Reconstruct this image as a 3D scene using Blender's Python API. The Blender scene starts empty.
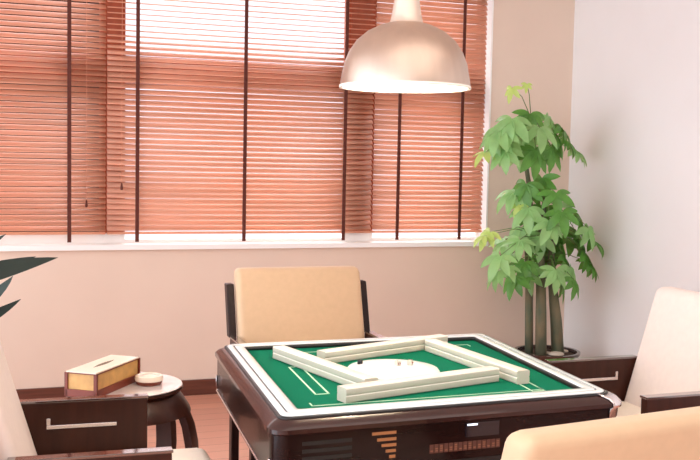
import bpy, bmesh, math, random
from mathutils import Vector, Matrix
random.seed(7)
C = bpy.context.scene.collection
PI = math.pi
R = math.radians

# ------------------------------------------------------------------ camera
EYE = 1.42
F, YAW, PITCH, ROLL = 989.7, R(19.4156), R(-3.9142), R(1.1236)
fw = Vector((math.sin(YAW)*math.cos(PITCH), math.cos(YAW)*math.cos(PITCH), math.sin(PITCH)))
r0 = Vector((math.cos(YAW), -math.sin(YAW), 0))
u0 = r0.cross(fw)
rt = math.cos(ROLL)*r0 + math.sin(ROLL)*u0
up = -math.sin(ROLL)*r0 + math.cos(ROLL)*u0
cam = bpy.data.cameras.new('camera'); co = bpy.data.objects.new('camera', cam); C.objects.link(co)
m = Matrix((rt, up, -fw)).transposed().to_4x4(); m.translation = (0, 0, EYE); co.matrix_world = m
cam.sensor_width = 36; cam.lens = 36*F/700; cam.clip_start = .05
bpy.context.scene.camera = co

def ray(x, y): return rt*((x-350)/F) - up*((y-230)/F) + fw
def at(x, y, Y):
    d = ray(x, y); p = d*(Y/d.y); p.z += EYE; return p
def atz(x, y, z):
    d = ray(x, y); p = d*((z-EYE)/d.z); p.z = z; return p

# ------------------------------------------------------------------ materials
def lin(c): return tuple(((v/255)/12.92 if v/255 <= .04045 else ((v/255+.055)/1.055)**2.4) for v in c)+(1,)
def mat(name, rgb, rough=.5, metal=0, coat=0, noise=0, scale=20, stretch=(1, 1, 1), spec=.5, rgb2=None, bump=0, sheen=0, emit=0, coat_rough=.05):
    m = bpy.data.materials.new(name); m.use_nodes = True
    nt = m.node_tree; b = nt.nodes['Principled BSDF']
    c = lin(rgb)
    b.inputs['Base Color'].default_value = c
    b.inputs['Roughness'].default_value = rough; b.inputs['Metallic'].default_value = metal
    b.inputs['Coat Weight'].default_value = coat; b.inputs['Coat Roughness'].default_value = coat_rough
    b.inputs['Specular IOR Level'].default_value = spec
    b.inputs['Sheen Weight'].default_value = sheen
    if emit:
        b.inputs['Emission Color'].default_value = c; b.inputs['Emission Strength'].default_value = emit
    if noise or rgb2 or bump:
        tc = nt.nodes.new('ShaderNodeTexCoord'); mp = nt.nodes.new('ShaderNodeMapping'); mp.inputs['Scale'].default_value = stretch
        nz = nt.nodes.new('ShaderNodeTexNoise'); nz.inputs['Scale'].default_value = scale; nz.inputs['Detail'].default_value = 6
        nt.links.new(tc.outputs['Object'], mp.inputs['Vector']); nt.links.new(mp.outputs['Vector'], nz.inputs['Vector'])
        if noise or rgb2:
            rp = nt.nodes.new('ShaderNodeValToRGB')
            d = lin(rgb2) if rgb2 else tuple(v*(1-noise) for v in c[:3])+(1,)
            rp.color_ramp.elements[0].position = .35; rp.color_ramp.elements[1].position = .65
            rp.color_ramp.elements[0].color = d; rp.color_ramp.elements[1].color = c
            nt.links.new(nz.outputs['Fac'], rp.inputs['Fac']); nt.links.new(rp.outputs['Color'], b.inputs['Base Color'])
        if bump:
            bp = nt.nodes.new('ShaderNodeBump'); bp.inputs['Strength'].default_value = bump; bp.inputs['Distance'].default_value = .002
            nt.links.new(nz.outputs['Fac'], bp.inputs['Height']); nt.links.new(bp.outputs['Normal'], b.inputs['Normal'])
    return m

M = {}
M['wall'] = mat('wall_paint', (230, 208, 190), .85, noise=.03, scale=3)
M['wall_r'] = mat('right_wall_paint', (238, 236, 234), .8, noise=.02, scale=3)
M['white'] = mat('white_paint', (250, 248, 244), .4)
M['ceil'] = mat('ceiling_paint', (235, 225, 215), .9)
M['base'] = mat('skirting_wood', (104, 58, 44), .35, noise=.3, scale=8, stretch=(.6, 8, 8))
M['frame'] = mat('window_frame_wood', (186, 98, 66), .5, noise=.2, scale=6, stretch=(4, 4, 1))
M['tape'] = mat('ladder_tape', (92, 40, 28), .8, noise=.15, scale=200)
M['darkwood'] = mat('dark_lacquered_wood', (38, 17, 13), .4, spec=.2, coat=.12, noise=.3, scale=6, stretch=(6, 6, .8), coat_rough=.12)
M['midwood'] = mat('brown_lacquered_wood', (62, 30, 20), .4, spec=.2, coat=.12, noise=.3, scale=6, stretch=(6, 6, .8), coat_rough=.1)
M['backing'] = mat('dark_blind_backing', (46, 24, 20), .9, noise=.3, scale=6)
M['cap'] = mat('polished_arm_cap', (66, 34, 26), .12, coat=1)
M['cap'].node_tree.nodes['Principled BSDF'].inputs['Coat IOR'].default_value = 2.4
M['cream'] = mat('cream_upholstery', (208, 174, 138), .65, noise=.04, scale=40, bump=.08, sheen=.15)
M['cream_daylit'] = mat('daylit_cream_upholstery', (228, 212, 202), .65, noise=.04, scale=40, bump=.08, sheen=.15)  # the cream made lighter and pinker to imitate daylight falling on it
M['ivory'] = mat('ivory_seat_leather', (238, 228, 212), .5, noise=.04, scale=40, bump=.08)
M['chrome'] = mat('pale_metal', (222, 214, 214), .25, metal=1)
M['felt'] = mat('green_felt', (4, 110, 80), .95, noise=.12, scale=300, spec=.1)
M['line'] = mat('printed_felt_line', (190, 226, 190), .8)
M['rim'] = mat('pale_glossy_rim', (224, 230, 230), .22, coat=.5)
M['groove'] = mat('black_plastic', (18, 15, 16), .4)
M['tbody'] = mat('table_lacquer', (32, 13, 11), .25, spec=.12, coat=.16, noise=.25, scale=5, stretch=(1, 6, 6), coat_rough=.06)
M['tedge'] = mat('table_edge_lacquer', (50, 23, 20), .25, spec=.3, coat=.5, noise=.2, scale=5, stretch=(1, 6, 6))
M['gold'] = mat('gold_print', (168, 112, 72), .4, metal=.4)
M['gold2'] = mat('copper_print', (84, 44, 32), .5)
M['mark'] = mat('faded_copper_print', (132, 82, 58), .5)
M['screen'] = mat('dark_display', (16, 16, 26), .15, coat=.5)
M['led'] = mat('display_digit', (225, 235, 250), .4, emit=1.2)
M['tile'] = mat('ivory_tile', (204, 196, 178), .3, coat=.3)
M['tileback'] = mat('tile_back_resin', (238, 232, 216), .3, coat=.2)
M['console'] = mat('white_console_plastic', (242, 244, 242), .3, coat=.3)
M['black'] = mat('black_mark', (30, 30, 32), .5)
M['red'] = mat('red_mark', (150, 60, 50), .5)
M['metal'] = mat('brushed_champagne_metal', (206, 186, 170), .40, metal=1, noise=.06, scale=30, stretch=(1, 1, .05))
M['neck'] = mat('satin_lamp_neck', (226, 208, 192), .4, metal=.6)
M['lampin'] = mat('white_lamp_lining', (250, 244, 232), .6)
M['cord'] = mat('lamp_cord', (225, 215, 205), .6)
M['bulb'] = mat('lit_bulb', (255, 226, 186), .5, emit=14)
M['stool_top'] = mat('pale_polished_top', (246, 238, 232), .1, coat=1, noise=.05, scale=5)
M['boxgold'] = mat('box_gold_paper', (214, 166, 98), .45, noise=.2, scale=25)
M['boxred'] = mat('box_red_brown_edge', (122, 48, 28), .4, noise=.2, scale=15)
M['boxtop'] = mat('box_cream_lid', (246, 234, 212), .35, coat=.3)
M['slit'] = mat('box_slit', (120, 98, 72), .7)
M['porcelain'] = mat('ivory_porcelain', (244, 228, 206), .25, coat=.5)
M['leaf'] = mat('leaf_green', (104, 164, 70), .38, noise=.35, scale=14)
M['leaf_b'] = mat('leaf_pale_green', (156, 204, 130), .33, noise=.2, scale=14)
M['leaf_n'] = mat('leaf_new_growth', (198, 222, 124), .45, noise=.1, scale=14)
M['leaf_d'] = mat('leaf_dark_green', (26, 42, 30), .5, noise=.3, scale=9)
M['trunk'] = mat('tree_bark', (120, 110, 84), .8, rgb2=(82, 94, 74), scale=18, stretch=(1, 1, .35), bump=.4)
M['petiole'] = mat('green_petiole', (104, 128, 66), .6)
M['pot'] = mat('brown_glazed_pot', (70, 46, 38), .25, coat=.6, noise=.3, scale=6)
M['soil'] = mat('potting_soil', (86, 66, 50), .95, noise=.5, scale=60, bump=.8)
M['stone'] = mat('pale_pebble', (214, 200, 184), .7)
for k in ('leaf', 'leaf_b', 'leaf_n'):   # thin leaves let a little light through
    nt = M[k].node_tree; b = nt.nodes['Principled BSDF']; o = nt.nodes['Material Output']
    t = nt.nodes.new('ShaderNodeBsdfTranslucent'); mx = nt.nodes.new('ShaderNodeMixShader'); mx.inputs[0].default_value = .3
    t.inputs['Color'].default_value = tuple(min(1, v*1.3) for v in b.inputs['Base Color'].default_value[:3])+(1,)
    nt.links.new(b.outputs[0], mx.inputs[1]); nt.links.new(t.outputs[0], mx.inputs[2]); nt.links.new(mx.outputs[0], o.inputs['Surface'])

def slat_mat(name, rgb, tr, fac):
    m = mat(name, rgb, .45, noise=.3, scale=4, stretch=(.4, 10, 14))
    nt = m.node_tree; b = nt.nodes['Principled BSDF']; o = nt.nodes['Material Output']
    t = nt.nodes.new('ShaderNodeBsdfTranslucent'); t.inputs['Color'].default_value = lin(tr)
    mx = nt.nodes.new('ShaderNodeMixShader'); mx.inputs[0].default_value = fac
    nt.links.new(b.outputs[0], mx.inputs[1]); nt.links.new(t.outputs[0], mx.inputs[2]); nt.links.new(mx.outputs[0], o.inputs['Surface'])
    return m
M['slat'] = slat_mat('thin_orange_wood_slats', (232, 166, 136), (252, 216, 190), .45)

gl = bpy.data.materials.new('window_glass'); gl.use_nodes = True
nt = gl.node_tree; nt.nodes.remove(nt.nodes['Principled BSDF'])
a = nt.nodes.new('ShaderNodeBsdfTransparent'); b = nt.nodes.new('ShaderNodeBsdfGlossy'); b.inputs['Roughness'].default_value = .02
mx = nt.nodes.new('ShaderNodeMixShader'); mx.inputs[0].default_value = .06
nt.links.new(a.outputs[0], mx.inputs[1]); nt.links.new(b.outputs[0], mx.inputs[2]); nt.links.new(mx.outputs[0], nt.nodes['Material Output'].inputs['Surface'])
M['glass'] = gl

# wooden floor: staggered planks
fm = bpy.data.materials.new('floor_planks'); fm.use_nodes = True
nt = fm.node_tree; b = nt.nodes['Principled BSDF']; b.inputs['Roughness'].default_value = .3
tc = nt.nodes.new('ShaderNodeTexCoord'); br = nt.nodes.new('ShaderNodeTexBrick')
br.inputs['Scale'].default_value = 1; br.inputs['Brick Width'].default_value = .9; br.inputs['Row Height'].default_value = .12
br.inputs['Mortar Size'].default_value = .0015; br.inputs['Color1'].default_value = lin((226, 164, 138)); br.inputs['Color2'].default_value = lin((214, 150, 126))
br.inputs['Mortar'].default_value = lin((120, 72, 56))
nz = nt.nodes.new('ShaderNodeTexNoise'); nz.inputs['Scale'].default_value = 5
mp = nt.nodes.new('ShaderNodeMapping'); mp.inputs['Scale'].default_value = (1, 12, 1)
mr = nt.nodes.new('ShaderNodeMixRGB'); mr.blend_type = 'MULTIPLY'; mr.inputs[0].default_value = .25
nt.links.new(tc.outputs['Object'], br.inputs['Vector']); nt.links.new(tc.outputs['Object'], mp.inputs['Vector']); nt.links.new(mp.outputs[0], nz.inputs['Vector'])
nt.links.new(br.outputs['Color'], mr.inputs[1]); nt.links.new(nz.outputs['Fac'], mr.inputs[2]); nt.links.new(mr.outputs[0], b.inputs['Base Color'])
M['floor'] = fm

# ------------------------------------------------------------------ builders
def box(bm, x0, x1, y0, y1, z0, z1, bev=0, seg=2, mi=0, tf=None):
    vs = [bm.verts.new((x, y, z)) for z in (z0, z1) for y in (y0, y1) for x in (x0, x1)]
    fs = [bm.faces.new([vs[i] for i in q]) for q in ((0, 2, 3, 1), (4, 5, 7, 6), (0, 1, 5, 4), (1, 3, 7, 5), (3, 2, 6, 7), (2, 0, 4, 6))]
    for f in fs: f.material_index = mi
    if bev:
        es = list({e for f in fs for e in f.edges})
        r = bmesh.ops.bevel(bm, geom=es, offset=bev, segments=seg, profile=.5, affect='EDGES', clamp_overlap=True)
        allv = set(vs_ for f in r['faces'] for vs_ in f.verts)
        for f in r['faces']: f.material_index = mi
        allv |= {v for v in vs if v.is_valid}
        vs = list(allv)
    if tf:
        for v in vs: v.co = tf(v.co)
    return vs
def tube(bm, pts, rad, seg=8, mi=0, cap=True):
    pts = [Vector(p) for p in pts]; n = len(pts); rings = []
    rads = rad if isinstance(rad, (list, tuple)) else [rad]*n
    prev = None
    for i, p in enumerate(pts):
        t = (pts[min(i+1, n-1)]-pts[max(i-1, 0)]).normalized()
        if prev is None:
            x = t.cross(Vector((0, 0, 1)));
            if x.length < .1: x = t.cross(Vector((0, 1, 0)))
        else: x = prev - t*prev.dot(t)
        x.normalize(); prev = x; y = t.cross(x)
        rings.append([bm.verts.new(p+(x*math.cos(a)+y*math.sin(a))*rads[i]) for a in [2*PI*k/seg for k in range(seg)]])
    for i in range(n-1):
        for k in range(seg):
            f = bm.faces.new((rings[i][k], rings[i][(k+1) % seg], rings[i+1][(k+1) % seg], rings[i+1][k])); f.material_index = mi; f.smooth = True
    if cap:
        for r_ in (rings[0], rings[-1]):
            f = bm.faces.new(r_); f.material_index = mi
def lathe(bm, prof, cx=0, cy=0, seg=48, mi=0, a0=0, a1=2*PI):
    full = abs(a1-a0-2*PI) < 1e-6; n = seg if full else seg+1
    rings = []
    for r_, z in prof:
        if r_ < 1e-6: rings.append([bm.verts.new((cx, cy, z))]*n)
        else: rings.append([bm.verts.new((cx+r_*math.cos(a0+(a1-a0)*k/seg), cy+r_*math.sin(a0+(a1-a0)*k/seg), z)) for k in range(n)])
    for i in range(len(prof)-1):
        for k in range(seg):
            k2 = (k+1) % n
            q = [rings[i][k], rings[i][k2], rings[i+1][k2], rings[i+1][k]]
            u = []
            for v in q:
                if v not in u: u.append(v)
            if len(u) > 2:
                f = bm.faces.new(u); f.smooth = True; f.material_index = mi
    return rings
def obj(name, bm, mats, parent=None, smooth=None):
    me = bpy.data.meshes.new(name)
    bmesh.ops.recalc_face_normals(bm, faces=bm.faces[:])
    if smooth is not None:
        for f in bm.faces: f.smooth = True
    bm.to_mesh(me); bm.free()
    if smooth is not None and smooth > 0:
        me.set_sharp_from_angle(angle=R(smooth))
    for m_ in (mats if isinstance(mats, (list, tuple)) else [mats]): me.materials.append(m_)
    o = bpy.data.objects.new(name, me); C.objects.link(o)
    if parent: o.parent = parent
    return o
def B(): return bmesh.new()
def tag(o, label=None, cat=None, group=None, kind=None):
    if label: o['label'] = label
    if cat: o['category'] = cat
    if group: o['group'] = group
    if kind: o['kind'] = kind
    return o
def thing(name, label, cat, loc=(0, 0, 0), rz=0, group=None):
    o = bpy.data.objects.new(name, None); C.objects.link(o); o.location = loc; o.rotation_euler = (0, 0, rz)
    o.empty_display_size = .1
    return tag(o, label, cat, group)
def copy_tree(o, parent=None):
    c = o.copy(); C.objects.link(c)
    if parent: c.parent = parent
    for ch in list(o.children): copy_tree(ch, c)
    return c
def simple(name, m_, *boxes, parent=None, bev=0):
    bm = B()
    for q in boxes: box(bm, *q, bev=bev)
    return obj(name, bm, m_, parent)

# ------------------------------------------------------------------ the setting
WY = 5.87; RX = 3.64; ZC = 2.8
OX0, OX1, OZ0, OZ1 = -.9, 3.03, .915, 2.68
LX = -1.6
FY0, FY1 = 5.970, 6.04
M1 = (.565, .665); M2 = (2.085, 2.235)
tag(simple('floor', M['floor'], (LX, RX+.15, -.8, WY+.3, -.1, 0)), 'pinkish brown wooden plank floor', 'floor', kind='structure')
tag(simple('ceiling', M['ceil'], (LX, RX+.15, -.8, WY+.3, ZC, ZC+.1)), 'plain pale ceiling above the room', 'ceiling', kind='structure')
tag(simple('wall_back', M['wall'], (LX, OX0, WY, WY+.28, 0, ZC), (OX1, RX+.15, WY, WY+.28, 0, ZC), (OX0, OX1, WY, WY+.28, 0, OZ0-.03), (OX0, OX1, WY, WY+.28, OZ1, ZC)),
    'warm beige painted wall below and beside the window', 'wall', kind='structure')
tag(simple('wall_right', M['wall_r'], (RX, RX+.15, -.8, WY, 0, ZC)), 'pale off white painted wall on the right', 'wall', kind='structure')
tag(simple('baseboard_back', M['base'], (LX, RX, WY-.015, WY, 0, .094), bev=.003), 'dark brown wooden skirting under the window wall', 'baseboard', kind='structure')
tag(simple('baseboard_right', M['base'], (RX-.015, RX, -.8, WY-.015, 0, .094), bev=.003), 'dark brown wooden skirting along the right wall', 'baseboard', kind='structure')
tag(simple('trim_1', M['white'], (OX0, OX1+.0, WY-.03, WY+.28, OZ0-.03, OZ0), (M1[0], M1[1], FY0, FY1+.04, OZ0, OZ0+.06), (M2[0], M2[1], FY0, FY1+.04, OZ0, OZ0+.06), bev=.002), 'white window sill board projecting from the beige wall', 'window sill', kind='structure')
tag(simple('trim_2', M['white'], (OX1-.012, OX1, WY-.006, WY+.28, OZ0, OZ1)), 'white painted reveal at the right side of the window', 'window reveal', kind='structure')

Xs = [(OX0, M1[0]), (M1[1], M2[0]), (M2[1], OX1-.012)]
TR = (1.862, 2.02)
for i, (x0, x1) in enumerate(Xs):
    RB = (.06, .022, .022)[i]
    w = tag(simple('window_%d' % (i+1), M['white'], (x0, x1, FY0, FY1, OZ0, OZ0+RB)), ['left window light behind the left wooden blind', 'wide middle window light behind the middle wooden blind', 'right window light behind the right wooden blind'][i], 'window', kind='structure')
    if RB < .06:
        for a_ in (x0, x1-.022): obj('frame_foot', (lambda bm: (box(bm, a_, a_+.022, FY0, FY1, OZ0+RB, OZ0+.06), bm)[1])(B()), M['white'], w)
    bm = B()
    for q in ((x0, x0+.022, OZ0+.06, OZ1), (x1-.022, x1, OZ0+.06, OZ1), (x0+.022, x1-.022, OZ1-.05, OZ1), (x0+.022, x1-.022, TR[0], TR[1])):
        box(bm, q[0], q[1], FY0, FY1, q[2], q[3])
    obj('window_frame', bm, M['frame'], w)
    for z0, z1 in ((OZ0+RB, TR[0]), (TR[1], OZ1-.05)):
        obj('pane', (lambda bm: (box(bm, x0+.022, x1-.022, FY0+.025, FY0+.031, z0, z1), bm)[1])(B()), M['glass'], w)
for i, (x0, x1) in enumerate((M1, M2)):
    tag(simple('trim_%d' % (i+3), M['frame'], (x0, x1, FY0-.012, FY1+.04, OZ0+.06, OZ1)), ['reddish brown mullion between left and middle windows', 'reddish brown mullion between middle and right windows'][i], 'mullion', kind='structure')

tag(simple('dark_backing_outside', M['backing'], (-5, .80, 7.6, 7.8, -.1, 2.9)), 'unseen dark slab added outside to darken the left blind gaps', 'wall', kind='structure')  # added backing that keeps bright sky out of the left blind's gaps

# ------------------------------------------------------------------ wooden venetian blinds
PITCHZ = .032; BZ0 = .972; BY = 5.925
def make_blind(x0, x1, tapes, label, openf, cords):
    t = thing('wooden_blind', label, 'window blind', ((x0+x1)/2, BY, OZ1), 0, 'wooden venetian blinds in the window')
    ox, oz = (x0+x1)/2, OZ1
    L, W2 = (x1-x0)/2, .0203
    bm = B(); z = BZ0+.035; k = 0
    while z < OZ1-.07:
        tl = R(openf(z)+random.uniform(-2, 2)); sag = random.uniform(-.0012, .0012)
        c, s = math.cos(tl), math.sin(tl)
        # curved thin slat, outer edge higher than inner edge
        top, bot = [], []
        for q in (-1, -.4, .4, 1):
            yy = q*W2; hh = .0018*(1-q*q)
            for lst, th in ((top, .0012), (bot, -.0012)):
                y_ = yy*c - (hh+th)*s; z_ = yy*s + (hh+th)*c
                lst.append([bm.verts.new((sx*L, y_, z-oz+z_+sag*sx)) for sx in (-1, 1)])
        for i in range(3):
            for lst in (top, bot):
                f = bm.faces.new((lst[i][0], lst[i][1], lst[i+1][1], lst[i+1][0])); f.smooth = True
        for i in (0, 3): bm.faces.new((top[i][0], top[i][1], bot[i][1], bot[i][0]))
        for e in (0, 1): bm.faces.new([top[i][e] for i in range(4)]+[bot[i][e] for i in (3, 2, 1, 0)])
        z += PITCHZ; k += 1
    obj('slats', bm, M['slat'], t)
    bm = B(); box(bm, -L, L, -.02, .02, BZ0-oz, BZ0+.014-oz, .004); obj('bottom_rail', bm, M['slat'], t)
    bm = B(); box(bm, -L, L, -.03, .03, -.06, 0, .003); obj('head_rail', bm, M['frame'], t)
    for tx in tapes:
        bm = B()
        box(bm, tx-ox-.011, tx-ox+.011, -.0245, -.0235, BZ0-.045-oz, -.05)
        obj('ladder_tape', bm, M['tape'], t)
    for cx, cz in cords:
        bm = B(); tube(bm, [(cx-ox, -.03, -.05), (cx-ox, -.03, cz-oz)], .0013, 6); cd = obj('lift_cord', bm, M['slat'], t)
        bm = B(); lathe(bm, [(0, cz-oz+.004), (.004, cz-oz), (.008, cz-oz-.03), (.006, cz-oz-.04), (0, cz-oz-.041)], cx-ox, -.03, 12); obj('tassel', bm, M['tape'], cd)
    return t
def tx(px): return at(px, 150, BY-.025).x
def ramp(z, z0, z1, a, b):
    k = min(1, max(0, (z-z0)/(z1-z0))); return a+(b-a)*k
make_blind(-.88, at(105.5, 150, BY).x, [-.62, tx(69.3)], 'left orange wooden blind with closed slats at the photo edge', lambda z: ramp(z, 1.0, 2.4, 40, 44), [(at(86, 203, BY).x, at(86, 200, BY).z)])
make_blind(at(107, 150, BY).x, at(372, 150, BY).x, [tx(137.5), tx(245), tx(345)], 'widest orange wooden blind, slats open and bright near its top', lambda z: ramp(z, 2.0, 2.14, 45, 15), [(at(121, 186, BY).x, at(121, 183, BY).z)])
make_blind(at(373.5, 150, BY).x, OX1-.018, [tx(399), tx(461.5)], 'right orange wooden blind behind the pendant lamp, near the tree', lambda z: ramp(z, 1.5, 1.9, 44, 54), [])

# ------------------------------------------------------------------ mahjong table
Q = dict(FL=Vector((.673, 2.403)), FR=Vector((1.663, 2.431)), BR=Vector((1.753, 3.411)), BL=Vector((.746, 3.412)))
TCx, TCy = 1.209, 2.914; HS = .5
TH = .77
def tq(p):   # square table-top plan in metres -> its place on the floor plan (the top is very slightly out of square)
    u, v = (p[0]/HS+1)/2, (p[1]/HS+1)/2
    q = Q['FL']*(1-u)*(1-v)+Q['FR']*u*(1-v)+Q['BR']*u*v+Q['BL']*(1-u)*v
    return Vector((q.x-TCx, q.y-TCy, p[2]))
table = thing('mahjong_table', 'dark lacquered mahjong table with a green felt top and pale rim', 'table', (TCx, TCy, 0))
def loop_pts(off, z, rad, seg=6):
    h = HS+off; pts = []
    for cx, cy, a in ((1, 1, 0), (-1, 1, 90), (-1, -1, 180), (1, -1, 270)):
        for k in range(seg+1):
            t = R(a+90*k/seg)
            pts.append(tq((cx*(h-rad)+rad*math.cos(t), cy*(h-rad)+rad*math.sin(t), z)))
    return pts
def skin(bm, loops, mi=0, capb=False, capt=False, closed=False):
    rs = [[bm.verts.new(p) for p in l] for l in loops]
    n = len(rs[0]); rr = list(zip(rs, rs[1:]+([rs[0]] if closed else [])))
    for A, B_ in (rr if closed else rr[:len(rs)-1]):
        for k in range(n):
            f = bm.faces.new((A[k], A[(k+1) % n], B_[(k+1) % n], B_[k])); f.material_index = mi; f.smooth = True
    if capb: bm.faces.new(rs[0]).material_index = mi
    if capt: bm.faces.new(rs[-1]).material_index = mi
bm = B()
skin(bm, [loop_pts(-.02, .585, .03), loop_pts(.024, .585, .035), loop_pts(.030, .595, .04), loop_pts(.032, .62, .045), loop_pts(.032, .728, .045), loop_pts(-.02, .728, .03)], capb=True, capt=True)
obj('cabinet', bm, M['tbody'], table, 40)
bm = B()
skin(bm, [loop_pts(-.055, .726, .02), loop_pts(.034, .726, .046), loop_pts(.040, .731, .05), loop_pts(.040, .742, .05), loop_pts(.030, .752, .045), loop_pts(.006, .762, .03), loop_pts(0, .764, .03), loop_pts(-.055, .764, .02)], closed=True)
obj('edge_moulding', bm, M['tedge'], table, 40)
bm = B()
skin(bm, [loop_pts(-.018, .764, .025), loop_pts(-.002, .764, .03), loop_pts(0, .767, .03), loop_pts(-.003, TH, .028), loop_pts(-.012, TH+.001, .025), loop_pts(-.018, .770, .025)], closed=True)
obj('outer_rim', bm, M['rim'], table, 40)
bm = B()
skin(bm, [loop_pts(-.024, .760, .02), loop_pts(-.017, .760, .02), loop_pts(-.017, .7665, .02), loop_pts(-.024, .7665, .02)], closed=True)
obj('rim_groove', bm, M['groove'], table)
bm = B()
skin(bm, [loop_pts(-.004, .758, .03), loop_pts(.009, .758, .034), loop_pts(.009, .7655, .034), loop_pts(-.004, .7655, .03)], closed=True)
obj('rim_seam', bm, M['groove'], table)
bm = B()
skin(bm, [loop_pts(-.056, .752, .012), loop_pts(-.024, .752, .02), loop_pts(-.024, .7695, .02), loop_pts(-.027, .771, .02), loop_pts(-.051, .771, .014), loop_pts(-.054, .769, .013)], closed=True)
obj('inner_rim', bm, M['rim'], table, 40)
bm = B()
skin(bm, [loop_pts(-.0585, .748, .010), loop_pts(-.0562, .748, .010), loop_pts(-.0545, .768, .012), loop_pts(-.0585, .766, .010)], closed=True)
obj('rim_gasket', bm, M['groove'], table)
bm = B()
skin(bm, [loop_pts(-.057, .70, .01), loop_pts(-.057, .754, .01)], capb=True, capt=True)
felt = obj('felt_top', bm, M['felt'], table)
FZ = .754
bm = B()
def strip(p0, p1, w=.006):
    p0, p1 = Vector(p0), Vector(p1); d = (p1-p0).normalized(); n = Vector((-d.y, d.x))*w/2; p0 = p0-d*w/2; p1 = p1+d*w/2
    vs = []
    for z in (FZ, FZ+.0006):
        for p in (p0-n, p1-n, p1+n, p0+n): vs.append(bm.verts.new(tq((p.x, p.y, z))))
    for q in ((0, 1, 5, 4), (1, 2, 6, 5), (2, 3, 7, 6), (3, 0, 4, 7), (4, 5, 6, 7)): bm.faces.new([vs[i] for i in q])
for k in range(4):   # the outlined slot and the bracket line printed before each player
    ca, sa = [(1, 0), (0, 1), (-1, 0), (0, -1)][k]
    rot = lambda x, y: (x*ca-y*sa, x*sa+y*ca)
    x0, x1 = (-.38, .0) if k == 1 else (-.14, .24)
    a = (x1, -.345); b = (x0, -.345); c_ = (x0, -.305); d_ = (x1, -.305)
    if k in (1, 3):   # outlined slot at the left and right sides, bracket line at the near and far sides
        for p, q in ((a, b), (b, c_), (c_, d_), (d_, a)): strip(rot(*p), rot(*q))
    else:
        for p, q in (((-.385, -.365), (.345, -.365)), ((-.385, -.365), (-.385, -.335)), ((.345, -.365), (.345, -.335))): strip(rot(*p), rot(*q), .005)
obj('felt_markings', bm, M['line'], felt)
# chrome corner shields, bottom trim
for (sx, sy), prof, nm in (((1, -1), ((.034, .70), (.036, .726), (.0425, .731), (.0425, .742), (.032, .7535), (.008, .7645)), 'corner_cap'), ((1, 1), ((.034, .70), (.036, .726), (.0425, .731), (.0425, .742), (.032, .7535), (.008, .7645)), 'corner_cap'),
                           ((-1, -1), ((.0345, .622), (.0345, .66)), 'corner_bracket'), ((-1, 1), ((.0345, .622), (.0345, .66)), 'corner_bracket')):
    bm = B(); A = []
    for off, z in prof:
        h = HS+off; rad = .047; row = []
        a0 = {(1, 1): 0, (-1, 1): 90, (-1, -1): 180, (1, -1): 270}[(sx, sy)]
        for k in range(9):
            t = R(a0+90*k/8); row.append(bm.verts.new(tq((sx*(h-rad)+rad*math.cos(t), sy*(h-rad)+rad*math.sin(t), z))))
        A.append(row)
    for r1, r2 in zip(A, A[1:]):
        for k in range(8): bm.faces.new((r1[k], r1[k+1], r2[k+1], r2[k])).smooth = True
    o = obj(nm, bm, M['chrome'], table); md = o.modifiers.new('thickness', 'SOLIDIFY'); md.thickness = .003; md.offset = 0
bm = B(); skin(bm, [loop_pts(.026, .604, .045), loop_pts(.033, .604, .045), loop_pts(.0355, .607, .046), loop_pts(.033, .610, .045), loop_pts(.026, .610, .045)], closed=True)
obj('bottom_trim', bm, M['chrome'], table, 40)
# pedestal: column and cross feet
bm = B(); box(bm, -.2, .2, -.2, .2, .12, .59, .02); obj('pedestal', bm, M['tbody'], table)
for a in (45, 135, 225, 315):
    bm = B(); rm = Matrix.Rotation(R(a), 3, 'Z')
    box(bm, .12, .5, -.045, .045, .0, .14, .02, tf=lambda p: rm @ Vector((p.x, p.y, p.z if p.x < .3 else p.z*.55)))
    obj('foot', bm, M['tbody'], table)
# front panel prints. panel plane at its front face
e0, e1 = tq((-HS, -HS-.0315, 0)), tq((HS, -HS-.0315, 0))
def panel(px, py):   # where a sight line meets the front panel
    P0 = Vector((e0.x+TCx, e0.y+TCy)); dv = Vector((e1.x-e0.x, e1.y-e0.y)).normalized(); n = Vector((dv.y, -dv.x))
    d = ray(px, py); s = P0.dot(n)/(d.x*n.x+d.y*n.y); p = d*s
    return (Vector((p.x, p.y))-P0).dot(dv), p.z+EYE
pd = (e1-e0).normalized(); pn = Vector((pd.y, -pd.x, 0))
def panel_box(bm, s0, s1, z0, z1, t0, t1):
    vs = []
    for t in (t0, t1):
        for s, z in ((s0, z0), (s1, z0), (s1, z1), (s0, z1)):
            vs.append(bm.verts.new(Vector((e0.x, e0.y, 0))+pd*s+pn*t+Vector((0, 0, z))))
    for q in ((0, 1, 2, 3), (4, 5, 6, 7), (0, 1, 5, 4), (1, 2, 6, 5), (2, 3, 7, 6), (3, 0, 4, 7)): bm.faces.new([vs[i] for i in q])
bm = B()
for x0, x1, y in ((372, 396, 434), (377, 396, 440), (381.5, 396, 445.5), (385.5, 395.5, 451), (389, 395, 456.5)):
    s0, z = panel(x0, y); s1, _ = panel(x1, y); panel_box(bm, s0, s1, z-.004, z+.004, .0, .0022)
obj('gold_bar_emblem', bm, M['gold'], table)
bm = B(); s0, z0 = panel(429, 449.5); s1, z1 = panel(500, 440)
zm = (z0+z1)/2-.003
n = 15; wd = (s1-s0)/n
for k in range(n):   # a strip of small printed tiles, each with a mark
    a0 = s0+wd*k; panel_box(bm, a0+.001, a0+wd-.001, zm-.012, zm+.012, 0, .0016)
strip_o = obj('printed_tile_strip', bm, M['gold2'], table)
bm = B()
for k in range(n):
    a0 = s0+wd*k
    for j in range(1+k % 3):
        zz = zm-.006+j*.006; panel_box(bm, a0+.0035, a0+wd-.0035, zz-.0018, zz+.0018, .001, .0022)
obj('tile_marks', bm, M['mark'], strip_o)
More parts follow.
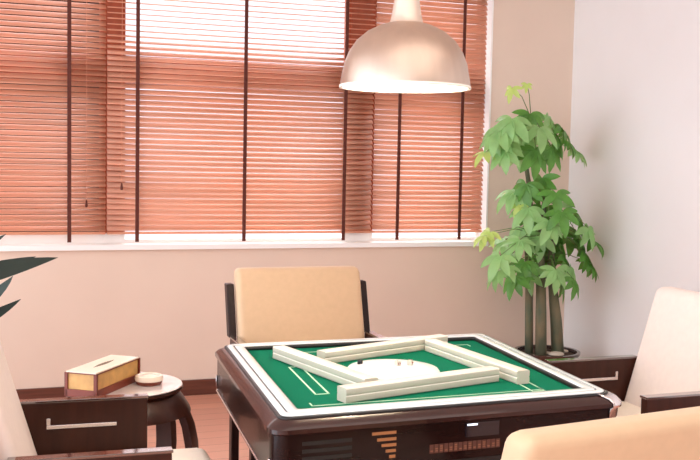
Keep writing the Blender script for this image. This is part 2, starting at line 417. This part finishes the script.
s0, z0 = panel(465, 437); s1, z1 = panel(499, 420)
bm = B(); panel_box(bm, s0, s1, z0, z1, 0, .003); dsp = obj('display', bm, M['screen'], table)
s0, z0 = panel(467, 425.5); s1, z1 = panel(477, 423)
bm = B(); panel_box(bm, s0, s1, z0, z1, .002, .004); obj('lit_digit', bm, M['led'], dsp)
s0, z0 = panel(425, 462); s1, z1 = panel(500, 455)
bm = B(); panel_box(bm, s0, s1, z0-.02, z1, 0, .003); obj('black_slot', bm, M['groove'], table)
s0, z0 = panel(302, 462); s1, z1 = panel(352, 437)
bm = B(); 
for j in range(3): panel_box(bm, s0, s1, z1-.012-.02*j, z1-.002-.02*j, 0, .002)
obj('vent_slots', bm, M['groove'], table)
# centre console with dice dome
con = obj('centre_console', (lambda bm: (lathe(bm, [(0, FZ-.02), (.148, FZ-.02), (.150, FZ+.004), (.144, FZ+.012), (.10, FZ+.020), (.095, FZ+.021), (0, FZ+.026)], -.03, -.01, 64), bm)[1])(B()), M['console'], table, 50)
for a, r_, dr in ((148, .108, .009),):
    bm = B(); x, y = r_*math.cos(R(a))-.03, r_*math.sin(R(a))-.01
    lathe(bm, [(0, FZ+.018), (dr, FZ+.014), (dr, FZ+.029), (dr*.7, FZ+.032), (0, FZ+.032)], x, y, 20); obj('button', bm, M['black'], con)
for x, y, rz in ((-.025, -.035, 20), (.02, -.03, 50)):
    bm = B(); rm = Matrix.Rotation(R(rz), 3, 'Z')
    box(bm, -.008, .008, -.008, .008, 0, .016, .002, tf=lambda p: rm @ p + Vector((x, y, FZ+.0235)))
    dz = obj('die', bm, M['tile'], con)
    bm = B()
    for px_, py_ in ((-.004, -.004), (.004, .004), (.004, -.004), (-.004, .004)):
        c = rm @ Vector((px_, py_, 0))+Vector((x, y, 0)); lathe(bm, [(0, FZ+.0397), (.0018, FZ+.0397), (.0018, FZ+.0390)], c.x, c.y, 8)
    for px_ in (-.004, .004):
        c = rm @ Vector((px_, -.0081, .008)); box(bm, c.x+x-.0018, c.x+x+.0018, c.y+y-.0003, c.y+y+.0003, FZ+.0295, FZ+.0335)
    obj('pips', bm, M['red'], dz)

# ------------------------------------------------------------------ mahjong tiles: four walls, two layers of seventeen
TW, TL_, TT = .0333, .046, .0208
def tile_mesh():
    bm = B(); rad = .0032; prof = []
    for cy, cz, a0 in ((1, 1, 0), (-1, 1, 90), (-1, -1, 180), (1, -1, 270)):
        for k in range(4):
            t = R(a0+30*k); prof.append((cy*(TL_/2-rad)+rad*math.cos(t), TT/2+cz*(TT/2-rad)+rad*math.sin(t)))
    A = [[bm.verts.new((sx*(TW/2-.00008), y, z)) for y, z in prof] for sx in (-1, 1)]
    n = len(prof)
    for k in range(n):
        f = bm.faces.new((A[0][k], A[0][(k+1) % n], A[1][(k+1) % n], A[1][k])); f.smooth = True
        f.material_index = 1 if (prof[k][1]+prof[(k+1) % n][1])/2 > TT*.75 else 0
    for a in A: bm.faces.new(a)
    return bm
ORD = ['', 'second', 'third', 'fourth', 'fifth', 'sixth', 'seventh', 'eighth', 'ninth', 'tenth', 'eleventh', 'twelfth', 'thirteenth', 'fourteenth', 'fifteenth', 'sixteenth', '']
proto = None
# name, centre, direction of the row, names of its two ends
WALLS = [('left', (.945, 2.925), -77, 'back', 'front'), ('near', (1.163, 2.636), 14.5, 'left', 'right'),
         ('right', (1.470, 2.918), -84, 'back', 'front'), ('far', (1.258, 3.175), 20, 'left', 'right')]
for nm, (cx, cy), ang, n0, n1 in WALLS:
    for layer, lz in (('bottom', 0), ('top', TT)):
        for k in range(17):
            if proto is None: proto = t = obj('mahjong_tile', tile_mesh(), [M['tile'], M['tileback']], None, 40)
            else: t = proto.copy(); C.objects.link(t)
            d = (k-8)*TW
            t.location = (cx+d*math.cos(R(ang)), cy+d*math.sin(R(ang)), FZ+.0008+lz)
            t.rotation_euler = (0, 0, R(ang))
            pos = ('at the %s end of' % n0) if k == 0 else ('at the %s end of' % n1) if k == 16 else ('%s from the %s end in' % (ORD[k], n0))
            tag(t, 'ivory mahjong tile %s the %s layer of the %s wall' % (pos, layer, nm), 'mahjong tile', 'ivory mahjong tiles in four walls on the felt')

# ------------------------------------------------------------------ armchairs (front is local -y)
TR_ = math.tan(R(16.5))
def yb(z): return .18+(z-.48)*TR_
def make_chair():
    t = thing('armchair', 'x', 'armchair', group='upholstered armchairs around the mahjong table')
    bm = B(); box(bm, -.272, .272, -.325, .20, .395, .512, .035, 4); obj('seat', bm, M['ivory'], t, 60)
    bm = B(); box(bm, -.283, .283, 0, .085, .44, .955, .028, 4, tf=lambda p: Vector((p.x, p.y+yb(p.z), p.z))); obj('backrest', bm, M['cream'], t, 60)
    bm = B()
    for q in ((-.285, .285, -.13, -.10, .33, .395), (-.285, .285, .20, .23, .33, .395)): box(bm, *q, bev=.003)
    obj('seat_rail', bm, M['darkwood'], t)
    for s in (-1, 1):
        x0, x1 = sorted((s*.287, s*.320))
        bm = B(); box(bm, x0, x1, -.14, .27, .40, .67, .005, 2); arm = obj('arm_panel', bm, M['midwood'], t)
        bm = B(); box(bm, x0-.002, x1+.002, -.143, .26, .668, .676, .002, 2); obj('arm_cap', bm, M['cap'], t)
        bm = B(); xi = s*.287; xa, xb = sorted((xi, xi-s*.008))
        box(bm, xa, xb, -.045, .165, .588, .600, .002); box(bm, xa, xb, .153, .165, .600, .622, .002)
        obj('metal_bar', bm, M['chrome'], arm)['label'] = 'pale metal bar on the inner side of the arm'
        bm = B(); box(bm, x0, x1, -.135, -.095, 0, .405, .004); obj('leg', bm, M['darkwood'], t)
        bm = B()
        box(bm, x0-.0, x1, .215, .265, 0, .405, .004); obj('leg', bm, M['darkwood'], t)
        bm = B(); box(bm, x0, x1, .045, .095, .665, .888, .005, tf=lambda p: Vector((p.x, p.y+yb(p.z), p.z))); obj('back_post', bm, M['darkwood'], t)
    return t
ch = make_chair()
for i, (x, y, rz, lab) in enumerate((
        (1.228, 3.81, 0, 'cream armchair facing us behind the table, back against the window wall'),
        (2.116, 2.99, -90, 'cream armchair right of the table, facing left beside the right wall'),
        (.28, 2.82, 88, 'cream armchair cut by the left photo edge, metal bar on its dark arm'),
        (1.07, 1.895, 188, 'nearest armchair seen from behind, only its beige back top showing'))):
    o = ch if i == 0 else copy_tree(ch)
    o.location = (x, y, 0); o.rotation_euler = (0, 0, R(rz)); o['label'] = lab
    if i in (1, 2):   # side chairs' backs get a paler, pinker cream, daylight put into the colour
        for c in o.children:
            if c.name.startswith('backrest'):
                c.material_slots[0].link = 'OBJECT'; c.material_slots[0].material = M['cream_daylit']

# ------------------------------------------------------------------ side table, box, ashtray
SX, SY, SZ = .445, 3.84, .55
st = thing('side_table', 'round dark drum side table with a pale polished top', 'side table', (SX, SY, 0))
bm = B(); lathe(bm, [(0, SZ-.006), (.214, SZ-.006), (.219, SZ-.003), (.217, SZ), (0, SZ)], seg=64); obj('table_top', bm, M['stool_top'], st, 30)
bm = B(); lathe(bm, [(0, SZ-.03), (.20, SZ-.03), (.216, SZ-.022), (.222, SZ-.014), (.220, SZ-.006), (0, SZ-.006)], seg=64); obj('top_edge', bm, M['midwood'], st, 50)
BP = [(.195, .53), (.222, .50), (.247, .46), (.270, .40), (.284, .33), (.288, .26), (.280, .18), (.258, .10), (.225, .03)]
def shell(prof, th, a0, a1, seg):
    bm = B()
    inner = [(r_-th, z) for r_, z in prof]
    ring = prof+inner[::-1]+[prof[0]]
    rs = lathe(bm, ring, seg=seg, a0=a0, a1=a1)
    if abs(a1-a0-2*PI) > 1e-6:
        for e in (0, -1): bm.faces.new([r_[e] for r_ in rs[:-1]])
    bmesh.ops.remove_doubles(bm, verts=bm.verts[:], dist=1e-5)
    return bm
obj('apron', shell(BP[:3]+[(.2525, .445)], .03, 0, 2*PI, 64), M['midwood'], st, 40)
for k in range(5):
    a = R(-26.6+72*k)
    obj('leg', shell([(.2525, .445)]+BP[3:], .03, a-R(8.5), a+R(8.5), 8), M['midwood'], st, 40)
bm = B(); lathe(bm, [(.190, 0), (.236, 0), (.240, .015), (.232, .032), (.190, .032), (.190, 0)], seg=64); obj('base_ring', bm, M['midwood'], st, 40)

BZ = SZ; BH = .092
c0 = atz(96.5, 374, BZ+BH); c1 = atz(66.5, 368.5, BZ+BH); c2 = atz(140.5, 357, BZ+BH)
d1 = (c2-c0); ang = math.atan2(d1.y, d1.x)
lenL, lenW = d1.length, (c1-c0).length*.84
tb = thing('tissue_box', 'gold paper tissue box with red brown edges on the round side table', 'box', (c0.x, c0.y, BZ), ang)
bm = B(); box(bm, .006, lenL-.006, .006, lenW-.006, .024, BH-.006); obj('box_body', bm, M['boxgold'], tb)
bm = B()
for x in (0, lenL-.012):
    for y in (0, lenW-.012): box(bm, x, x+.012, y, y+.012, 0, BH-.004)
box(bm, .0, lenL, 0, lenW, 0, .028, .002)
obj('box_edging', bm, M['boxred'], tb)
bm = B(); box(bm, 0, lenL, 0, lenW, BH-.006, BH-.003); obj('lid_edge', bm, M['boxred'], tb)
bm = B(); box(bm, .004, lenL-.004, .004, lenW-.004, BH-.003, BH+.001); lid = obj('lid', bm, M['boxtop'], tb)
bm = B(); 
for k in range(10):
    x = lenL*.28+lenL*.044*k; w = .010*math.sin(PI*(k+.7)/10.4)
    box(bm, x, x+lenL*.044, lenW/2-w, lenW/2+w, BH, BH+.0015)
obj('tissue_slit', bm, M['slit'], lid)
ac = atz(149, 384, SZ)
ash = thing('round_trinket_dish', 'small round ivory lidded dish beside the tissue box', 'dish', (ac.x, ac.y, SZ))
bm = B(); lathe(bm, [(0, 0), (.044, 0), (.050, .006), (.052, .016), (0, .016)], seg=40); obj('dish_base', bm, M['boxred'], ash, 40)
bm = B(); lathe(bm, [(0, .016), (.053, .016), (.055, .024), (.052, .034), (.044, .037), (.040, .034), (.024, .034), (.018, .038), (0, .040)], seg=40); obj('dish_lid', bm, M['porcelain'], ash, 40)

# ------------------------------------------------------------------ pendant lamp
lc = at(405, 87, 2.92); LXc, LYc, LZ = lc.x, lc.y, lc.z-.003
lamp = thing('pendant_lamp', 'brushed metal dome pendant lamp hanging above the mahjong table', 'pendant lamp', (LXc, LYc, LZ))
RR = .206
out = [(RR, 0), (RR, .006), (.203, .03), (.194, .075), (.180, .110), (.156, .146), (.122, .175), (.083, .194), (.052, .203), (.030, .207)]
inn = [(max(r_-.004, .02), max(0, z-.005)) for r_, z in out]
bm = B(); lathe(bm, out, seg=72); obj('lamp_shade', bm, M['metal'], lamp, 0)
bm = B(); lathe(bm, inn, seg=72); obj('shade_lining', bm, M['lampin'], lamp, 0)
bm = B(); lathe(bm, [(RR-.008, -.001), (RR-.008, .005), (RR+.0015, .006), (RR+.0025, .002), (RR+.0015, -.003), (RR-.008, -.001)], seg=72); obj('rim_band', bm, M['lampin'], lamp, 0)
bm = B(); lathe(bm, [(.058, .199), (.052, .206), (.047, .225), (.040, .27), (.035, .31), (.033, .33), (.012, .34), (0, .34)], seg=40); obj('lamp_neck', bm, M['neck'], lamp, 40)
bm = B(); tube(bm, [(0, 0, .335), (0, 0, ZC-LZ-.03)], .004, 8); obj('cable', bm, M['cord'], lamp)
bm = B(); lathe(bm, [(0, ZC-LZ-.035), (.03, ZC-LZ-.035), (.055, ZC-LZ-.02), (.06, ZC-LZ), (0, ZC-LZ)], seg=32); obj('ceiling_rose', bm, M['metal'], lamp, 40)
bm = B(); lathe(bm, [(0, .045), (.022, .052), (.034, .075), (.034, .095), (.022, .12), (.016, .15), (.016, .20)], seg=24); obj('bulb', bm, M['bulb'], lamp, 0)

# ------------------------------------------------------------------ foliage
def blade(bm, p, d, n, L, W, droop, mi=0, seg=6, fold=.25, tipw=.02, peak=.45):
    p = Vector(p); d = Vector(d).normalized(); n = Vector(n); n = (n-d*n.dot(d)).normalized(); s = d.cross(n)
    prev = None; c = p.copy()
    for i in range(seg+1):
        t = i/seg
        w = W*(math.sin(PI*min(1, t**(math.log(.5)/math.log(peak))))**.8 if 0 < t < 1 else tipw)
        a, b, e = c-s*w+n*w*fold, c, c+s*w+n*w*fold
        row = [bm.verts.new(q) for q in (a, b, e)]
        if prev:
            for k in (0, 1):
                f = bm.faces.new((prev[k], prev[k+1], row[k+1], row[k])); f.material_index = mi; f.smooth = True
        prev = row
        ax = s; rot = Matrix.Rotation(-droop/seg, 3, ax)
        d2 = rot @ d
        if d2.z > d.z and droop > 0: rot = Matrix.Rotation(droop/seg, 3, ax)
        d = rot @ d; n = rot @ n
        c = c+d*(L/seg)
def palmate(bm, c, outward, size, mi, k=6):
    """one hand-shaped leaf of k leaflets at the end of its stalk"""
    o = Vector(outward); o.z -= .25; o.normalize()
    upv = Vector((0, 0, 1)); n = (upv - o*upv.dot(o)).normalized()
    n = (n+Vector((random.uniform(-.35, .35), random.uniform(-.6, .0), random.uniform(-.1, .2)))).normalized()
    o = (o-n*o.dot(n)).normalized(); s = o.cross(n)
    for j in range(k):
        a = (j-(k-1)/2)*R(200/(k-1))
        d = o*math.cos(a)+s*math.sin(a)
        L = size*(1-.28*abs(j-(k-1)/2)/((k-1)/2))*random.uniform(.9, 1.1)
        blade(bm, c, d, n, L, L*.185, random.uniform(.45, 1.15), mi)

PX, PY = 3.235, 5.40
tree = thing('money_tree', 'tall green money tree with hand shaped leaves in the room corner', 'potted tree', (PX, PY, 0))
off = Vector((PX, PY, 0))
PR = .205; PZ = .262
bm = B(); lathe(bm, [(0, 0), (.14, 0), (.15, .01), (.185, .14), (PR-.012, PZ-.03), (PR, PZ-.012), (PR, PZ), (PR-.02, PZ), (PR-.024, PZ-.03), (0, PZ-.03)], seg=48); pot = obj('pot', bm, M['pot'], tree, 40)
bm = B(); lathe(bm, [(0, PZ-.03), (PR-.025, PZ-.03), (PR-.03, PZ-.02), (.08, PZ-.012), (0, PZ-.01)], seg=32); obj('soil', bm, M['soil'], pot, 0)
for px, py, s in ((556, 353, .05), (547, 352, .03), (564, 350, .028)):
    p = atz(px, py, PZ-.005)-off
    if p.xy.length > PR-.07: p.xy = p.xy.normalized()*(PR-.07)
    bm = B(); bmesh.ops.create_icosphere(bm, subdivisions=2, radius=s)
    for v in bm.verts: v.co = Vector((v.co.x*1.1+p.x, v.co.y*.9+p.y, v.co.z*.35+PZ-.012))
    obj('pebble', bm, M['stone'], pot, 0)
stems = []
def stem(pts, rads, name='trunk'):
    w = [at(x, y, Y)-off for x, y, Y in pts]
    w[0].z = PZ-.03
    bm = B(); tube(bm, w, rads, 12); obj(name, bm, M['trunk'], tree); stems.append(w)
stem([(529, 352, 5.42), (529, 320, 5.42), (529, 280, 5.42), (528, 240, 5.41), (530, 205, 5.40), (529, 185, 5.40), (526, 165, 5.40), (530, 140, 5.40), (531, 118, 5.40)], [.026, .025, .024, .022, .018, .015, .013, .010, .006])
stem([(541, 353, 5.36), (541, 320, 5.36), (541, 285, 5.36), (540, 250, 5.37), (543, 215, 5.37), (545, 192, 5.37)], [.036, .034, .030, .024, .018, .010])
stem([(558, 350, 5.37), (556, 320, 5.37), (553, 290, 5.37), (551, 262, 5.38), (553, 235, 5.38), (556, 210, 5.38)], [.040, .036, .028, .023, .016, .010])
bm = B()
LEAVES = [ # node, then leaf centres
    ((531, 130), 5.40, [(500, 128), (512, 119), (530, 114), (548, 117), (562, 128), (508, 140), (497, 136), (522, 143), (545, 140), (566, 140), (518, 128), (540, 128), (556, 134), (575, 150), (536, 150), (552, 148), (505, 150)], .185),
    ((545, 200), 5.37, [(515, 192), (535, 190), (556, 193), (570, 203), (580, 217), (562, 212), (545, 208), (528, 208), (575, 230), (550, 222), (534, 218), (588, 228), (526, 184), (542, 178)], .175),
    ((545, 235), 5.37, [(505, 240), (520, 228), (535, 226), (552, 228), (568, 238), (580, 240), (512, 254), (530, 248), (548, 248), (564, 256), (500, 256), (520, 240), (542, 236), (584, 252), (592, 240), (555, 240), (526, 236)], .175),
    ((545, 262), 5.37, [(508, 266), (525, 262), (542, 266), (556, 270), (562, 282), (570, 268), (500, 272), (548, 258), (530, 270), (588, 262), (574, 280), (516, 276)], .155)]
for (nx, ny), Y, cs, sz in LEAVES:
    nd = at(nx, ny, Y)-off
    for i, (lx, ly) in enumerate(cs):
        yy = Y+random.uniform(-.26, .14)
        c = at(lx, ly, yy)-off
        if c.x+off.x > RX-.14: c = at(lx, ly, yy-.2)-off
        mid = (nd+c)/2+Vector((0, 0, .05))
        tube(bm, [nd, mid, c], [.004, .003, .002], 5, 3)
        o = (c-nd); o.z *= .3
        if o.length < .03: o = Vector((random.uniform(-1, 1), -1, 0))
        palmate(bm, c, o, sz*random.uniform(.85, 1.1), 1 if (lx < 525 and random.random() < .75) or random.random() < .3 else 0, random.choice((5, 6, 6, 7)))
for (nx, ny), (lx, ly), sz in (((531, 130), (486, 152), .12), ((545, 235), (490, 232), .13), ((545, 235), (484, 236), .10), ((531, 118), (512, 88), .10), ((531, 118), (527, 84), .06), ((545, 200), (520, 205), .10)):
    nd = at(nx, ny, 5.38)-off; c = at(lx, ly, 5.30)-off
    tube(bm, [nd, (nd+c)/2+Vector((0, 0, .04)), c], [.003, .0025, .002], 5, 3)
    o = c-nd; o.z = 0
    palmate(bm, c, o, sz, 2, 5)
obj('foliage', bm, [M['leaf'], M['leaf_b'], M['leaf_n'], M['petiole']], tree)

# dark strap-leaved plant at the left edge
DX, DY = -.34, 4.75
dp = thing('dark_leaved_plant', 'dark green plant with long pointed leaves at the left photo edge', 'potted plant', (DX, DY, 0))
do = Vector((DX, DY, 0))
bm = B(); lathe(bm, [(0, 0), (.12, 0), (.125, .01), (.16, .30), (.17, .31), (.17, .33), (.15, .33), (.148, .30), (0, .30)], seg=40); dpot = obj('pot', bm, M['pot'], dp, 40)
bm = B(); lathe(bm, [(0, .305), (.146, .305), (.13, .312), (0, .316)], seg=24); obj('soil', bm, M['soil'], dpot, 0)
bm = B(); tube(bm, [(0, 0, .30), (.01, 0, .55), (.0, .01, .75), (.02, 0, .9)], [.02, .018, .015, .01], 10); obj('stem', bm, M['petiole'], dp)
def strap(bm, pts, W):
    P = [Vector(p) for p in pts]; n = 10; prev = None
    for i in range(n+1):
        t = i/n; a = P[0]*(1-t)**2+P[1]*2*t*(1-t)+P[2]*t*t; d = (P[1]-P[0])*(1-t)+(P[2]-P[1])*t; d.normalize()
        s = d.cross(Vector((.15, -.75, .65))).normalized()
        w = W*max(.02, math.sin(PI*min(1, (.1+.9*t)**.75))**.9) if i < n else .0006
        nn = d.cross(s)
        row = [bm.verts.new(q) for q in (a-s*w-nn*w*.15, a, a+s*w-nn*w*.15)]
        if prev:
            for k in (0, 1): bm.faces.new((prev[k], prev[k+1], row[k+1], row[k])).smooth = True
        prev = row
bm = B()
def lp(x, y, Y=DY-.05): return at(x, y, Y)-do
strap(bm, [(.01, 0, .80), lp(8, 268), lp(58, 257.5)], .052)
strap(bm, [(.01, 0, .84), lp(8, 266, DY), lp(36, 256.5, DY)], .035)
strap(bm, [(.0, 0, .55), lp(-8, 320, DY), lp(21, 299, DY)], .036)
strap(bm, [(.0, 0, .55), lp(-4, 300, DY-.15), lp(13, 276, DY-.15)], .038)
strap(bm, [(.0, 0, .86), lp(-20, 252, DY-.1), lp(6, 234, DY-.1)], .03)
for k in range(9):
    a = R(110+22*k); L = random.uniform(.3, .42); z = random.uniform(.55, .85)
    strap(bm, [(0, 0, z), (L*.5*math.cos(a), L*.5*math.sin(a), z+.22), (L*math.cos(a), L*math.sin(a), z+.12)], .045)
obj('foliage', bm, M['leaf_d'], dp)

# ------------------------------------------------------------------ light
w = bpy.data.worlds.new('world'); bpy.context.scene.world = w; w.use_nodes = True
nt = w.node_tree; bg = nt.nodes['Background']
tc = nt.nodes.new('ShaderNodeTexCoord'); sp = nt.nodes.new('ShaderNodeSeparateXYZ'); nt.links.new(tc.outputs['Generated'], sp.inputs[0])
def mapr(sock, a, b):
    n = nt.nodes.new('ShaderNodeMapRange'); n.inputs['From Min'].default_value = a; n.inputs['From Max'].default_value = b; n.interpolation_type = 'SMOOTHSTEP'
    nt.links.new(sock, n.inputs['Value']); return n.outputs[0]
def mixc(f, c1, c2):
    n = nt.nodes.new('ShaderNodeMixRGB'); nt.links.new(f, n.inputs[0])
    for i, c in ((1, c1), (2, c2)):
        if isinstance(c, tuple): n.inputs[i].default_value = c
        else: nt.links.new(c, n.inputs[i])
    return n.outputs[0]
room = mixc(mapr(sp.outputs['X'], .1, -.8), (.52, .44, .38, 1), (2.2, 2.35, 2.6, 1))   # rest of the room / daylight from its left side
outside = mixc(mapr(sp.outputs['Z'], .12, .5), (.95, .89, 1.0, 1), (5.6, 5.5, 5.7, 1))
sky = mixc(mapr(sp.outputs['Y'], .25, .55), room, outside)                      # overcast daylight outside the window
nt.links.new(sky, bg.inputs['Color']); bg.inputs['Strength'].default_value = 1.0
def light(name, kind, loc, energy, color, size=None, rot=None):
    l = bpy.data.lights.new(name, kind); l.energy = energy; l.color = color
    if size: 
        if kind == 'AREA': l.size = size
        else: l.shadow_soft_size = size
    o = bpy.data.objects.new(name, l); C.objects.link(o); o.location = loc
    if rot: o.rotation_euler = rot
    return o
light('lamp_bulb_light', 'POINT', (LXc, LYc, LZ+.03), 8, (1, .9, .76), .04)
light('overhead_fill', 'AREA', (1.2, 1.0, ZC-.02), 18, (1, .93, .86), 2.6)  # added soft fill under the ceiling, with no fixture behind it

vs = bpy.context.scene.view_settings
vs.view_transform = 'Standard'; vs.look = 'None'; vs.gamma = 1; vs.exposure = .58
try: vs.use_curve_mapping = False
except Exception: pass
